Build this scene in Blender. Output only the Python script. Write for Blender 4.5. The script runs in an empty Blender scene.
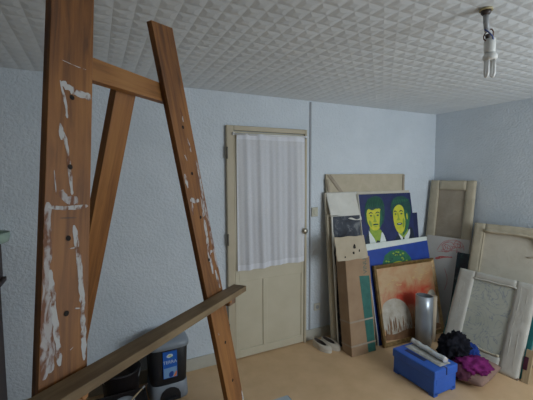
import bpy, bmesh, math, random
from mathutils import Vector, Matrix, Euler, noise
random.seed(7)
sc = bpy.context.scene
C = sc.collection
PI = math.pi
R = math.radians

# ------------------------------------------------------------------ materials
MATS = {}
def new_mat(name):
    m = bpy.data.materials.new(name); m.use_nodes = True
    nt = m.node_tree; b = nt.nodes['Principled BSDF']
    MATS[name] = m
    return m, nt, b

def nd(nt, t, **kw):
    n = nt.nodes.new(t)
    for k, v in kw.items():
        setattr(n, k, v)
    return n

def coords(nt, scale=(1, 1, 1), kind='Object', rot=(0, 0, 0)):
    tc = nd(nt, 'ShaderNodeTexCoord'); mp = nd(nt, 'ShaderNodeMapping')
    mp.inputs['Scale'].default_value = scale
    mp.inputs['Rotation'].default_value = rot
    nt.links.new(tc.outputs[kind], mp.inputs['Vector'])
    return mp.outputs['Vector']

def noise_tex(nt, vec, scale, detail=4, rough=.55, dist=0):
    n = nd(nt, 'ShaderNodeTexNoise')
    n.inputs['Scale'].default_value = scale; n.inputs['Detail'].default_value = detail
    n.inputs['Roughness'].default_value = rough; n.inputs['Distortion'].default_value = dist
    nt.links.new(vec, n.inputs['Vector'])
    return n.outputs['Fac']

def ramp(nt, fac, stops, interp='LINEAR'):
    r = nd(nt, 'ShaderNodeValToRGB'); r.color_ramp.interpolation = interp
    el = r.color_ramp.elements
    while len(el) < len(stops): el.new(.5)
    for e, (p, c) in zip(el, stops):
        e.position = p; e.color = (c[0], c[1], c[2], 1)
    nt.links.new(fac, r.inputs['Fac'])
    return r.outputs['Color']

def bump(nt, b, fac, strength, dist=.01):
    bp = nd(nt, 'ShaderNodeBump'); bp.inputs['Strength'].default_value = strength
    bp.inputs['Distance'].default_value = dist
    nt.links.new(fac, bp.inputs['Height']); nt.links.new(bp.outputs['Normal'], b.inputs['Normal'])

def mottled(name, c1, c2, scale=8, rough=.8, bstr=0, bscale=60, bdist=.004, stretch=(1, 1, 1), detail=4, metal=0, spec=None):
    m, nt, b = new_mat(name)
    v = coords(nt, stretch)
    f = noise_tex(nt, v, scale, detail)
    nt.links.new(ramp(nt, f, [(.3, c1), (.7, c2)]), b.inputs['Base Color'])
    b.inputs['Roughness'].default_value = rough; b.inputs['Metallic'].default_value = metal
    if spec is not None: b.inputs['Specular IOR Level'].default_value = spec
    if bstr:
        bump(nt, b, noise_tex(nt, v, bscale, 3), bstr, bdist)
    return m

def plain(name, c, rough=.6, metal=0):
    d = tuple(x * .94 for x in c)
    return mottled(name, d, c, scale=14, rough=rough, metal=metal)

# walls: rough plastered paper, bluish white
mottled('wall_paper', (.58, .635, .685), (.65, .70, .75), scale=3, rough=.9, bstr=.75, bscale=55, bdist=.010)
mottled('ceiling_foam', (.67, .71, .74), (.73, .77, .80), scale=5, rough=.85, bstr=.2, bscale=200, bdist=.002)
mottled('floor_lino', (.60, .40, .22), (.69, .47, .275), scale=6, rough=.5, bstr=.06, bscale=120, bdist=.002)
mottled('door_paint', (.52, .47, .35), (.57, .52, .40), scale=5, rough=.55, spec=.3)
mottled('frame_paint', (.46, .40, .29), (.52, .455, .34), scale=5, rough=.55, spec=.3)
mottled('skirting_paint', (.44, .42, .36), (.50, .48, .41), scale=6, rough=.6)
plain('trunking', (.36, .38, .41), .5)
plain('switch_plastic', (.50, .48, .38), .4)
plain('socket_plastic', (.62, .60, .52), .4)
plain('door_glass', (.05, .045, .07), .15)
mottled('brass', (.42, .38, .30), (.56, .52, .42), scale=30, rough=.3, metal=.9)
plain('hinge_metal', (.14, .13, .11), .5, .3)

def wood(name, dark, mid, light, stretch=(14, 14, 1.1), rough=.55, scale=4.0):
    m, nt, b = new_mat(name)
    v = coords(nt, stretch)
    f = noise_tex(nt, v, scale, 7, .62, .6)
    f2 = noise_tex(nt, coords(nt, (2, 2, .6)), 3, 2)
    mx = nd(nt, 'ShaderNodeMath', operation='ADD'); nt.links.new(f, mx.inputs[0]); nt.links.new(f2, mx.inputs[1])
    ml = nd(nt, 'ShaderNodeMath', operation='MULTIPLY'); nt.links.new(mx.outputs[0], ml.inputs[0]); ml.inputs[1].default_value = .5
    nt.links.new(ramp(nt, ml.outputs[0], [(.38, dark), (.5, mid), (.63, light)]), b.inputs['Base Color'])
    b.inputs['Roughness'].default_value = rough
    bump(nt, b, f, .12, .002)
    return m
wood('easel_wood', (.095, .033, .007), (.225, .085, .018), (.32, .135, .032))
wood('easel_wood_across', (.15, .058, .013), (.27, .112, .027), (.34, .155, .043), stretch=(1.1, 14, 14))
wood('tray_wood', (.125, .080, .038), (.18, .12, .06), (.235, .165, .088), stretch=(1.6, 16, 16), rough=.7)
wood('dark_wood', (.022, .011, .010), (.035, .017, .015), (.05, .026, .02), rough=.4)
wood('stretcher_wood', (.10, .055, .035), (.17, .10, .06), (.24, .15, .09), rough=.7)
wood('pale_wood', (.34, .25, .15), (.43, .33, .2), (.5, .39, .26), rough=.7)
MATS['dark_wood'].node_tree.nodes['Principled BSDF'].inputs['Specular IOR Level'].default_value = .15
plain('hole_dark', (.012, .008, .006), .9)
plain('pencil', (.08, .06, .05), .8)

def brushed_paint(name, base, paint, scale, lo, hi, stretch=(1, 1, 1)):
    m, nt, b = new_mat(name)
    f = noise_tex(nt, coords(nt, stretch), scale, 6, .6, .4)
    nt.links.new(ramp(nt, f, [(lo, base), (hi, paint)]), b.inputs['Base Color'])
    b.inputs['Roughness'].default_value = .75
    return m
brushed_paint('dry_paint', (.17, .068, .03), (.46, .45, .44), 55, .40, .50, (1, 1, .45))
brushed_paint('ragged_paint', (.17, .07, .035), (.40, .37, .36), 48, .44, .54, (1, 1, .35))

def cloth(name, c1, c2, scale=7, weave=0, wr=.35):
    m, nt, b = new_mat(name)
    v = coords(nt)
    f = noise_tex(nt, v, scale, 5, .6, .5)
    nt.links.new(ramp(nt, f, [(.3, c1), (.7, c2)]), b.inputs['Base Color'])
    b.inputs['Roughness'].default_value = .92; b.inputs['Specular IOR Level'].default_value = .15
    bump(nt, b, noise_tex(nt, v, 14, 4, .6, 1.2), wr, .012)
    return m
cloth('linen', (.44, .385, .285), (.54, .475, .36))
cloth('linen_pale', (.52, .47, .385), (.61, .56, .465))
cloth('linen_white', (.60, .585, .53), (.70, .685, .63))
cloth('linen_grey', (.33, .28, .215), (.41, .35, .275))
cloth('linen_brown', (.42, .34, .25), (.50, .42, .31))
cloth('linen_grey_white', (.46, .44, .39), (.54, .52, .47))
cloth('linen_mid', (.47, .45, .40), (.57, .55, .50))
cloth('primed_side', (.62, .60, .54), (.70, .68, .62), wr=.1)

# the back of the drawn canvas: thin cloth with faint blue scribbles
m, nt, b = new_mat('sketch_back')
v = coords(nt)
f = noise_tex(nt, v, 4, 4)
basec = ramp(nt, f, [(.3, (.42, .43, .37)), (.7, (.53, .54, .47))])
w = nd(nt, 'ShaderNodeTexNoise'); w.inputs['Scale'].default_value = 4.6; w.inputs['Detail'].default_value = 4; w.inputs['Distortion'].default_value = 2.6
nt.links.new(v, w.inputs['Vector'])
mask = ramp(nt, w.outputs['Fac'], [(.48, (0, 0, 0)), (.50, (.75, .75, .75)), (.52, (0, 0, 0))])
mix = nd(nt, 'ShaderNodeMixRGB'); nt.links.new(mask, mix.inputs['Fac']); nt.links.new(basec, mix.inputs['Color1'])
mix.inputs['Color2'].default_value = (.22, .25, .33, 1)
nt.links.new(mix.outputs['Color'], b.inputs['Base Color']); b.inputs['Roughness'].default_value = .9

# sheer curtain
m, nt, b = new_mat('voile')
v = coords(nt)
nt.links.new(ramp(nt, noise_tex(nt, v, 90, 2), [(.3, (.74, .75, .79)), (.7, (.82, .83, .87))]), b.inputs['Base Color'])
b.inputs['Roughness'].default_value = .95; b.inputs['Alpha'].default_value = .76
b.inputs['Specular IOR Level'].default_value = .1
cloth('voile_hem', (.66, .67, .72), (.72, .73, .77), wr=.05)

def paint(name, c1, c2, scale=12, rough=.6, bs=.2):
    return mottled(name, c1, c2, scale=scale, rough=rough, bstr=bs, bscale=60, bdist=.003)
paint('art_navy', (.010, .016, .075), (.018, .028, .12))
paint('art_green', (.012, .10, .055), (.03, .17, .075), 20)
paint('art_yellow', (.50, .52, .03), (.66, .62, .05), 24)
paint('art_lime', (.20, .34, .04), (.32, .42, .05), 24)
paint('art_dark_green', (.008, .05, .05), (.014, .085, .06), 20)
paint('art_jacket', (.008, .012, .03), (.012, .03, .05))
paint('art_white', (.62, .68, .64), (.74, .76, .72))
paint('art_blue', (.012, .045, .26), (.018, .062, .34), 9)
paint('art_deep_navy', (.010, .015, .055), (.014, .022, .085))
paint('art_red', (.50, .07, .03), (.58, .14, .06), 7)
paint('art_red_line', (.55, .10, .09), (.62, .16, .14))
paint('art_pink_line', (.52, .20, .19), (.58, .27, .25))
paint('art_cream', (.36, .31, .24), (.52, .48, .41), 14)
paint('art_brown', (.16, .08, .035), (.26, .13, .06), 18)
paint('art_gold_line', (.52, .34, .15), (.60, .42, .2))
paint('art_sheet', (.52, .50, .47), (.60, .58, .55), 4)
paint('art_teal', (.012, .13, .15), (.03, .22, .22), 9)
# orange ground of the framed picture: warm washes
m, nt, b = new_mat('art_orange')
v = coords(nt)
f = noise_tex(nt, v, 3.2, 6, .6, .6)
base_c = ramp(nt, f, [(.28, (.40, .15, .06)), (.45, (.47, .26, .13)), (.58, (.50, .34, .19)), (.75, (.44, .20, .09))])
sub = nd(nt, 'ShaderNodeVectorMath', operation='SUBTRACT'); nt.links.new(v, sub.inputs[0]); sub.inputs[1].default_value = (.05, 0, .41)
scl = nd(nt, 'ShaderNodeVectorMath', operation='MULTIPLY'); nt.links.new(sub.outputs[0], scl.inputs[0]); scl.inputs[1].default_value = (1.15, 0, 2.9)
ln_ = nd(nt, 'ShaderNodeVectorMath', operation='LENGTH'); nt.links.new(scl.outputs[0], ln_.inputs[0])
f3 = noise_tex(nt, v, 7, 6, .65, .8)
ad = nd(nt, 'ShaderNodeMath', operation='ADD'); nt.links.new(ln_.outputs['Value'], ad.inputs[0]); nt.links.new(f3, ad.inputs[1])
mk = ramp(nt, ad.outputs[0], [(.62, (1, 1, 1)), (1.0, (0, 0, 0))])
mx = nd(nt, 'ShaderNodeMixRGB'); nt.links.new(mk, mx.inputs['Fac']); nt.links.new(base_c, mx.inputs['Color1']); mx.inputs['Color2'].default_value = (.43, .05, .025, 1)
nt.links.new(mx.outputs['Color'], b.inputs['Base Color'])
b.inputs['Roughness'].default_value = .4
# dark abstract
m, nt, b = new_mat('art_abstract')
f = noise_tex(nt, coords(nt), 11, 7, .65, .5)
nt.links.new(ramp(nt, f, [(.35, (.012, .014, .022)), (.55, (.035, .042, .06)), (.66, (.16, .17, .18)), (.8, (.28, .28, .26))]), b.inputs['Base Color'])
b.inputs['Roughness'].default_value = .6
# dark board with teal flecks
m, nt, b = new_mat('art_dark_board')
f = noise_tex(nt, coords(nt), 13, 6, .6, .5)
nt.links.new(ramp(nt, f, [(.42, (.012, .014, .022)), (.58, (.015, .045, .05)), (.72, (.16, .15, .13))]), b.inputs['Base Color'])
b.inputs['Roughness'].default_value = .6
mottled('gilt', (.13, .075, .025), (.30, .19, .07), scale=28, rough=.4, metal=.35)
mottled('cardboard', (.28, .18, .105), (.36, .24, .145), scale=5, rough=.8, bstr=.15, bscale=30)
mottled('cardboard_pale', (.42, .35, .25), (.50, .43, .32), scale=9, rough=.85, bstr=.3, bscale=40)
mottled('box_green', (.015, .10, .085), (.03, .15, .12), scale=18, rough=.5)
mottled('box_ink', (.05, .11, .10), (.08, .14, .12), scale=18, rough=.7)
mottled('packing_tape', (.32, .25, .18), (.46, .40, .33), scale=9, rough=.2)
mottled('foil', (.36, .39, .42), (.44, .47, .51), scale=4, rough=.32, metal=.55, bstr=.08, bscale=16)
mottled('foil_bright', (.55, .60, .64), (.92, .94, .96), scale=22, rough=.25, metal=.55, bstr=.4, bscale=30, stretch=(1, .3, 1))
mottled('roll_inside', (.10, .11, .12), (.16, .17, .18), scale=6, rough=.6)
mottled('toolbox_blue', (.018, .095, .43), (.024, .115, .50), scale=6, rough=.42)
mottled('toolbox_dark', (.006, .016, .08), (.01, .022, .10), scale=6, rough=.5)
mottled('newsprint', (.30, .30, .29), (.55, .54, .50), scale=30, rough=.9)
cloth('black_knit', (.006, .006, .010), (.016, .016, .022), 20, wr=.6)
cloth('blue_knit', (.012, .03, .16), (.025, .06, .26), 20, wr=.6)
cloth('magenta_knit', (.11, .010, .075), (.22, .025, .15), 20, wr=.7)
cloth('plum_cloth', (.06, .02, .035), (.10, .03, .05), 12)
cloth('cushion_cloth', (.22, .135, .11), (.29, .19, .15), 5)
mottled('shoe_canvas', (.50, .44, .36), (.60, .54, .45), scale=14, rough=.85)
mottled('shoe_sole', (.58, .54, .47), (.66, .62, .55), scale=14, rough=.7)
mottled('shoe_inside', (.06, .045, .04), (.10, .08, .07), scale=20, rough=.95)
mottled('bin_black', (.008, .009, .012), (.014, .015, .02), scale=8, rough=.45)
mottled('bin_grey', (.20, .23, .27), (.25, .28, .32), scale=6, rough=.4)
plain('label_blue', (.012, .12, .52), .4)
plain('label_pale', (.20, .38, .66), .4)
plain('label_deep', (.01, .06, .32), .4)
plain('label_orange', (.80, .22, .06), .4)
plain('label_white', (.62, .72, .80), .4)
plain('label_yellow', (.60, .55, .16), .4)
plain('label_green', (.05, .28, .16), .4)
mottled('crate_black', (.012, .009, .010), (.022, .016, .017), scale=8, rough=.6)
mottled('saucer_grey', (.28, .31, .35), (.36, .39, .43), scale=8, rough=.3)
plain('cap_white', (.72, .72, .70), .5)
plain('bristle', (.05, .03, .02), .9)
plain('carton_top', (.40, .46, .50), .6)
plain('carton_rim', (.12, .24, .36), .6)
mottled('lamp_white', (.66, .66, .63), (.74, .74, .71), scale=8, rough=.4)
plain('lamp_tube', (.80, .80, .78), .25)
plain('lamp_grey', (.36, .37, .38), .4)
plain('lamp_dark', (.05, .035, .03), .5)
plain('wire_blue', (.05, .09, .28), .5)
plain('wire_brown', (.12, .05, .03), .5)
mottled('rose_ring', (.42, .34, .18), (.5, .42, .24), scale=12, rough=.5)
# pale green glass
m, nt, b = new_mat('green_glass')
f = noise_tex(nt, coords(nt), 6, 2)
nt.links.new(ramp(nt, f, [(.3, (.42, .56, .48)), (.7, (.52, .66, .56))]), b.inputs['Base Color'])
b.inputs['Roughness'].default_value = .15; b.inputs['Transmission Weight'].default_value = .3; b.inputs['IOR'].default_value = 1.2
plain('window_white', (.7, .7, .7), .5)

# ------------------------------------------------------------------ geometry helpers
def bm_box(bm, x0, x1, y0, y1, z0, z1, mi=0, bev=0):
    vs = [bm.verts.new((x, y, z)) for x in (x0, x1) for y in (y0, y1) for z in (z0, z1)]
    idx = [(0, 1, 3, 2), (4, 6, 7, 5), (0, 4, 5, 1), (2, 3, 7, 6), (0, 2, 6, 4), (1, 5, 7, 3)]
    fs = []
    for q in idx:
        f = bm.faces.new([vs[i] for i in q]); f.material_index = mi; fs.append(f)
    if bev:
        es = list({e for f in fs for e in f.edges})
        r = bmesh.ops.bevel(bm, geom=es, offset=bev, segments=2, profile=.5, affect='EDGES')
        for f in r['faces']: f.material_index = mi
    return vs

def box(*a, **k):
    bm = bmesh.new(); bm_box(bm, *a, **k); return bm

def bm_prism(bm, pts, y0, y1, mi=0):
    """polygon in the x-z plane, extruded along y"""
    a = [bm.verts.new((x, y0, z)) for x, z in pts]; b_ = [bm.verts.new((x, y1, z)) for x, z in pts]
    n = len(pts)
    fs = [bm.faces.new(a), bm.faces.new(b_[::-1])]
    for i in range(n):
        fs.append(bm.faces.new((a[i], b_[i], b_[(i + 1) % n], a[(i + 1) % n])))
    for f in fs: f.material_index = mi
    return fs

def smooth_pts(pts, it=2, closed=True):
    for _ in range(it):
        out = []
        n = len(pts)
        for i in range(n if closed else n - 1):
            p, q = pts[i], pts[(i + 1) % n]
            out.append((p[0] * .75 + q[0] * .25, p[1] * .75 + q[1] * .25))
            out.append((p[0] * .25 + q[0] * .75, p[1] * .25 + q[1] * .75))
        if not closed: out = [pts[0]] + out + [pts[-1]]
        pts = out
    return pts

def bm_patch(bm, pts, y, mi, smooth=2):
    if smooth: pts = smooth_pts(pts, smooth)
    f = bm.faces.new([bm.verts.new((x, y, z)) for x, z in pts]); f.material_index = mi
    if f.normal.length == 0: f.normal_update()
    f.normal_update()
    if f.normal.y > 0: f.normal_flip()

def bm_ribbon(bm, pts, w, y, mi, jit=.25):
    """a brushed stroke: a strip of ragged width along pts in the x-z plane"""
    if len(pts) > 2: pts = smooth_pts(pts, 2, False)
    P = []
    for i in range(len(pts) - 1):
        a, b_ = pts[i], pts[i + 1]
        n = max(1, int(math.dist(a, b_) / .008))
        for k in range(n): P.append((a[0] + (b_[0] - a[0]) * k / n, a[1] + (b_[1] - a[1]) * k / n))
    P.append(pts[-1])
    L = []; Rr = []
    for i, p in enumerate(P):
        a = P[max(0, i - 1)]; b_ = P[min(len(P) - 1, i + 1)]
        d = math.dist(a, b_) or 1; nx, nz = -(b_[1] - a[1]) / d, (b_[0] - a[0]) / d
        e = min(1, .35 + min(i, len(P) - 1 - i) * .4)
        h1 = w / 2 * e * random.uniform(1 - jit, 1 + jit); h2 = w / 2 * e * random.uniform(1 - jit, 1 + jit)
        L.append(bm.verts.new((p[0] + nx * h1, y, p[1] + nz * h1))); Rr.append(bm.verts.new((p[0] - nx * h2, y, p[1] - nz * h2)))
    for i in range(len(P) - 1):
        f = bm.faces.new((L[i], L[i + 1], Rr[i + 1], Rr[i])); f.material_index = mi
        f.normal_update()
        if f.normal.y > 0: f.normal_flip()

def bm_tube(bm, path, r, seg=10, mi=0, cap=True):
    rings = []
    path = [Vector(p) for p in path]
    for i, p in enumerate(path):
        d = (path[min(i + 1, len(path) - 1)] - path[max(i - 1, 0)]).normalized()
        a = d.orthogonal().normalized() if i == 0 else (prev - d * prev.dot(d)).normalized()
        prev = a; c = d.cross(a)
        rr = r[i] if isinstance(r, (list, tuple)) else r
        rings.append([bm.verts.new(p + (a * math.cos(2 * PI * k / seg) + c * math.sin(2 * PI * k / seg)) * rr) for k in range(seg)])
    for i in range(len(rings) - 1):
        for k in range(seg):
            f = bm.faces.new((rings[i][k], rings[i][(k + 1) % seg], rings[i + 1][(k + 1) % seg], rings[i + 1][k])); f.material_index = mi; f.smooth = True
    if cap:
        for rg in (rings[0][::-1], rings[-1]):
            f = bm.faces.new(rg); f.material_index = mi

def bm_lathe(bm, prof, seg=28, mi=0, c=(0, 0, 0), sx=1, sy=1, power=2.0):
    """profile of (radius, z); power > 2 squares the outline"""
    rings = []
    for r, z in prof:
        ring = []
        for k in range(seg):
            t = 2 * PI * k / seg; ct, st = math.cos(t), math.sin(t)
            e = 2 / power
            ring.append(bm.verts.new((c[0] + r * sx * math.copysign(abs(ct) ** e, ct), c[1] + r * sy * math.copysign(abs(st) ** e, st), c[2] + z)))
        rings.append(ring)
    for i in range(len(rings) - 1):
        for k in range(seg):
            f = bm.faces.new((rings[i][k], rings[i][(k + 1) % seg], rings[i + 1][(k + 1) % seg], rings[i + 1][k])); f.material_index = mi; f.smooth = True
    for rg in (rings[0][::-1], rings[-1]):
        f = bm.faces.new(rg); f.material_index = mi

def obj(name, bm, mats, parent=None, loc=None, rot=None, recalc=True, **props):
    if recalc: bmesh.ops.recalc_face_normals(bm, faces=bm.faces[:])
    me = bpy.data.meshes.new(name); bm.to_mesh(me); bm.free()
    for mm in ([mats] if isinstance(mats, str) else mats): me.materials.append(MATS[mm])
    o = bpy.data.objects.new(name, me); C.objects.link(o)
    if parent: o.parent = parent
    if loc: o.location = loc
    if rot: o.rotation_euler = rot
    for k, v_ in props.items(): o[k] = v_
    return o

def thing(name, label, cat, loc=(0, 0, 0), rot=(0, 0, 0), group=None):
    o = bpy.data.objects.new(name, None); C.objects.link(o)
    o.empty_display_size = .05
    o.location = loc; o.rotation_euler = rot; o['label'] = label; o['category'] = cat
    if group: o['group'] = group
    return o

def tag(o, label, cat, group=None):
    o['label'] = label; o['category'] = cat
    if group: o['group'] = group
    return o

def struct(name, bm, mats, **k):
    o = obj(name, bm, mats, **k); o['kind'] = 'structure'; return o

def text_mesh(s, size):
    cu = bpy.data.curves.new('lettering', 'FONT'); cu.body = s; cu.size = size; cu.align_x = 'CENTER'; cu.align_y = 'CENTER'
    o = bpy.data.objects.new('lettering', cu); C.objects.link(o)
    bpy.context.view_layer.update()
    me = bpy.data.meshes.new_from_object(o.evaluated_get(bpy.context.evaluated_depsgraph_get()))
    bpy.data.objects.remove(o); bpy.data.curves.remove(cu)
    bm = bmesh.new(); bm.from_mesh(me); bpy.data.meshes.remove(me)
    for v_ in bm.verts: v_.co = Vector((v_.co.x, 0, v_.co.y))
    return bm

def solid(o, t, off=-1):
    md = o.modifiers.new('thickness', 'SOLIDIFY'); md.thickness = t; md.offset = off
    return o

# ------------------------------------------------------------------ room (metres; back wall along X)
D, XR, CZ = 2.776, 3.622, 2.3396
XL, YF = -3.0, -1.15
T = .12
struct('floor', box(XL - T, XR + T, YF - T, D + T, -.1, 0), 'floor_lino')
struct('wall_back', box(XL - T, XR + T, D, D + T, 0, CZ + .1), 'wall_paper')
struct('wall_right', box(XR, XR + T, YF - T, D, 0, CZ + .1), 'wall_paper')
struct('wall_left', box(XL - T, XL, YF - T, D, 0, CZ + .1), 'wall_paper')
# wall behind the camera, with an added, unseen window opening to light the room
WX0, WX1, WZ0, WZ1 = 2.0, 3.40, .80, 2.15
bm = bmesh.new()
bm_box(bm, XL, WX0, YF - T, YF, 0, CZ + .1); bm_box(bm, WX1, XR, YF - T, YF, 0, CZ + .1)
bm_box(bm, WX0, WX1, YF - T, YF, 0, WZ0); bm_box(bm, WX0, WX1, YF - T, YF, WZ1, CZ + .1)
struct('wall_front', bm, 'wall_paper')
bm = bmesh.new()
for a in ((WX0, WX0 + .06, WZ0, WZ1), (WX1 - .06, WX1, WZ0, WZ1), (WX0, WX1, WZ0, WZ0 + .06), (WX0, WX1, WZ1 - .06, WZ1), ((WX0 + WX1) / 2 - .04, (WX0 + WX1) / 2 + .04, WZ0, WZ1)):
    bm_box(bm, a[0], a[1], YF - .09, YF - .04, a[2], a[3])
struct('added_window_1', bm, 'window_white')

# ceiling: embossed foam tiles, a low pyramid on every 8.4 cm square
bm = bmesh.new()
cell = .0843; h = .0036; ox, oy = .009, .012
nx0, nx1 = int((XL - ox) / cell) - 1, int((XR - ox) / cell) + 1
ny0, ny1 = int((YF - oy) / cell) - 1, int((D - oy) / cell) + 1
grid = {}
def gv(i, j):
    if (i, j) not in grid:
        grid[(i, j)] = bm.verts.new((min(max(ox + i * cell, XL), XR), min(max(oy + j * cell, YF), D), CZ))
    return grid[(i, j)]
for i in range(nx0, nx1 + 1):
    for j in range(ny0, ny1 + 1):
        q = [gv(i, j), gv(i + 1, j), gv(i + 1, j + 1), gv(i, j + 1)]
        c = sum((v_.co for v_ in q), Vector()) / 4
        if (q[1].co.x - q[0].co.x) < .01 or (q[3].co.y - q[0].co.y) < .01: continue
        # shallow pillow: a raised square with sloped edges
        m4 = [bm.verts.new(v_.co.lerp(c, .62) - Vector((0, 0, h))) for v_ in q]
        bm.faces.new(m4)
        for k in range(4): bm.faces.new((q[k], q[(k + 1) % 4], m4[(k + 1) % 4], m4[k]))
bm_box(bm, XL, XR, YF, D, CZ + .004, CZ + .1)
struct('ceiling', bm, 'ceiling_foam')

# skirting
struct('baseboard_back', box(XL, .99, D - .014, D, 0, .105, bev=.003), 'skirting_paint')
o = struct('baseboard_back_end', box(1.80, XR, D - .014, D, 0, .105, bev=.003), 'skirting_paint'); o.name = 'baseboard_back.001'
struct('baseboard_right', box(XR - .014, XR, YF, D - .015, 0, .105, bev=.003), 'skirting_paint')
# cable trunking up the wall beside the door
struct('trim_1', box(1.846, 1.862, D - .012, D, .105, CZ - .012, bev=.002), 'trunking')

# ------------------------------------------------------------------ door
door = thing('door_1', 'cream panelled door with upper glass behind a white net curtain', 'door', (0, D, 0))
door['kind'] = 'structure'
bm = bmesh.new()
bm_box(bm, .996, 1.062, -.034, 0, 0, 2.062, bev=.006); bm_box(bm, 1.774, 1.798, -.034, 0, 0, 2.062, bev=.005)
bm_box(bm, 1.062, 1.774, -.034, 0, 2.02, 2.062, bev=.006)
obj('door_frame', bm, 'frame_paint', door)
bm = bmesh.new()
yl = -.022
bm_box(bm, 1.066, 1.100, yl, 0, .008, 2.015, bev=.003); bm_box(bm, 1.745, 1.772, yl, 0, .008, 2.015, bev=.003)
bm_box(bm, 1.100, 1.155, yl, 0, .84, 1.90, bev=.003); bm_box(bm, 1.69, 1.745, yl, 0, .84, 1.90, bev=.003)
bm_box(bm, 1.100, 1.745, yl, 0, .008, .08, bev=.003); bm_box(bm, 1.100, 1.745, yl, 0, .70, .84, bev=.003)
bm_box(bm, 1.100, 1.745, yl, 0, 1.90, 2.015, bev=.003)
bm_box(bm, 1.335, 1.378, yl, 0, .08, .70, bev=.003)
for x0, x1 in ((1.10, 1.335), (1.378, 1.745)):
    bm_box(bm, x0, x1, yl + .009, 0, .08, .70)
obj('door_leaf', bm, 'door_paint', door)
obj('door_pane', box(1.155, 1.69, -.012, -.004, .84, 1.90), 'door_glass', door, label='dark glass')
bm = bmesh.new(); bm_box(bm, 1.722, 1.770, -.028, -.022, 1.05, 1.20, bev=.002)
obj('knob_plate', bm, 'socket_plastic', door)
bm = bmesh.new()
bm_lathe(bm, [(.010, 0), (.010, .03), (.024, .036), (.030, .05), (.025, .064), (.008, .070)], 20)
for v_ in bm.verts: v_.co = Vector((v_.co.x, -v_.co.z, v_.co.y))
obj('door_knob', bm, 'brass', door, loc=(1.748, -.026, 1.115), label='brass knob')
bm = bmesh.new(); bm_tube(bm, [(0, 0, -.05), (0, 0, .05)], .008)
hg = obj('hinge', bm, 'hinge_metal', door, loc=(.998, -.036, 1.09))
for z in (.3, 1.83):
    h2 = hg.copy(); C.objects.link(h2); h2.parent = door; h2.location.z = z

# curtain on its rod
cur = thing('door_curtain', 'white sheer net curtain hanging on the glass of the cream door', 'curtain', (1.43, D - .05, .80))
bm = bmesh.new()
nxc, nzc = 130, 24
g = []
for j in range(nzc + 1):
    tz = j / nzc
    row = []
    for i in range(nxc + 1):
        s = i / nxc
        amp = .005 + .007 * (1 - tz) ** .6
        x = -.348 + .683 * s + .006 * math.sin(3 * tz + s * 5) * (1 - tz)
        y = amp * (math.sin(2 * PI * 4.3 * s + 1.6 * math.sin(4 * s) + .5 * math.sin(2 * tz)) + .8 * math.sin(2 * PI * 1.7 * s + 1.2) + .35 * math.sin(2 * PI * 11 * s + 2 * tz)) + .004 * math.sin(tz * 5 + s * 3)
        z = .012 + (1.195 - .012) * tz + .012 * (1 - tz) * (s - .5) * 1.6
        row.append(bm.verts.new((x, y, z)))
    g.append(row)
for j in range(nzc):
    for i in range(nxc):
        f = bm.faces.new((g[j][i], g[j][i + 1], g[j + 1][i + 1], g[j + 1][i])); f.smooth = True
        f.material_index = 1 if (j == 0 or i in (0, 129) or j >= nzc - 1) else 0
obj('curtain_panel', bm, ['voile', 'voile_hem'], cur)
bm = bmesh.new(); bm_tube(bm, [(-.375, 0, 1.187), (.355, 0, 1.193)], .008)
for x in (-.375, .355): bm_box(bm, x - .008, x + .008, -.004, .02, 1.178, 1.202)
obj('curtain_rod', bm, 'window_white', cur, label='thin white curtain rod')

# switch and socket
sw = thing('light_switch', 'beige light switch on the wall right of the door', 'switch', (1.905, D, 1.28))
obj('switch_plate', box(-.036, .036, -.014, 0, -.045, .045, bev=.004), 'switch_plastic', sw)
obj('rocker', box(-.016, .016, -.020, -.012, -.024, .024, bev=.003), 'switch_plastic', sw)
so = thing('wall_socket', 'cream wall socket low down between the door and the canvases', 'socket', (1.94, D, .325))
obj('socket_plate', box(-.036, .036, -.014, 0, -.036, .036, bev=.004), 'socket_plastic', so)
bm = bmesh.new(); bm_lathe(bm, [(.020, 0), (.020, .003)], 20)
for v_ in bm.verts: v_.co = Vector((v_.co.x, -v_.co.z, v_.co.y))
obj('socket_well', bm, 'trunking', so, loc=(0, -.0142, 0))

# ------------------------------------------------------------------ ceiling lamp
lamp = thing('pendant_lamp', 'bare white bulb hanging from ceiling wires', 'lamp', (1.497, .926, CZ - .008))
bm = bmesh.new(); bm_lathe(bm, [(.026, -.004), (.025, 0.004)], 24); obj('ceiling_ring', bm, 'rose_ring', lamp, label='yellowed ring')
bm = bmesh.new(); bm_lathe(bm, [(.011, -.022), (.019, -.014), (.020, -.004)], 24); obj('ceiling_hook', bm, 'lamp_dark', lamp, label='dark hook cup')
bm = bmesh.new(); bm_tube(bm, [(0, 0, -.02), (.004, 0, -.05), (.014, 0, -.085)], .011); obj('cord_sleeve', bm, 'lamp_grey', lamp)
for k, (mname, a, rr) in enumerate((('wire_brown', 0, .018), ('wire_blue', 2.1, .026), ('wire_brown', 4.0, .020))):
    bm = bmesh.new()
    pts = [(.014, 0, -.08)]
    for q in range(9):
        t = q / 8; ang = a + 3.6 * t; r_ = rr * math.sin(PI * t)
        pts.append((.016 + .014 * t + r_ * math.cos(ang), r_ * math.sin(ang), -.082 - .036 * t + .012 * math.sin(2 * PI * t)))
    bm_tube(bm, pts, .0028, 6); obj('wire', bm, mname, lamp)
bm = bmesh.new(); bm_tube(bm, [(.018, 0, -.095), (.022, 0, -.112)], .010); obj('terminal_block', bm, 'lamp_dark', lamp)
bm = bmesh.new(); bm_lathe(bm, [(.016, 0), (.022, -.006), (.022, -.058), (.020, -.062)], 24); obj('lamp_holder', bm, 'lamp_white', lamp, loc=(.036, 0, -.108))
bulb_top = (.042, 0, -.168)
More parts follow.
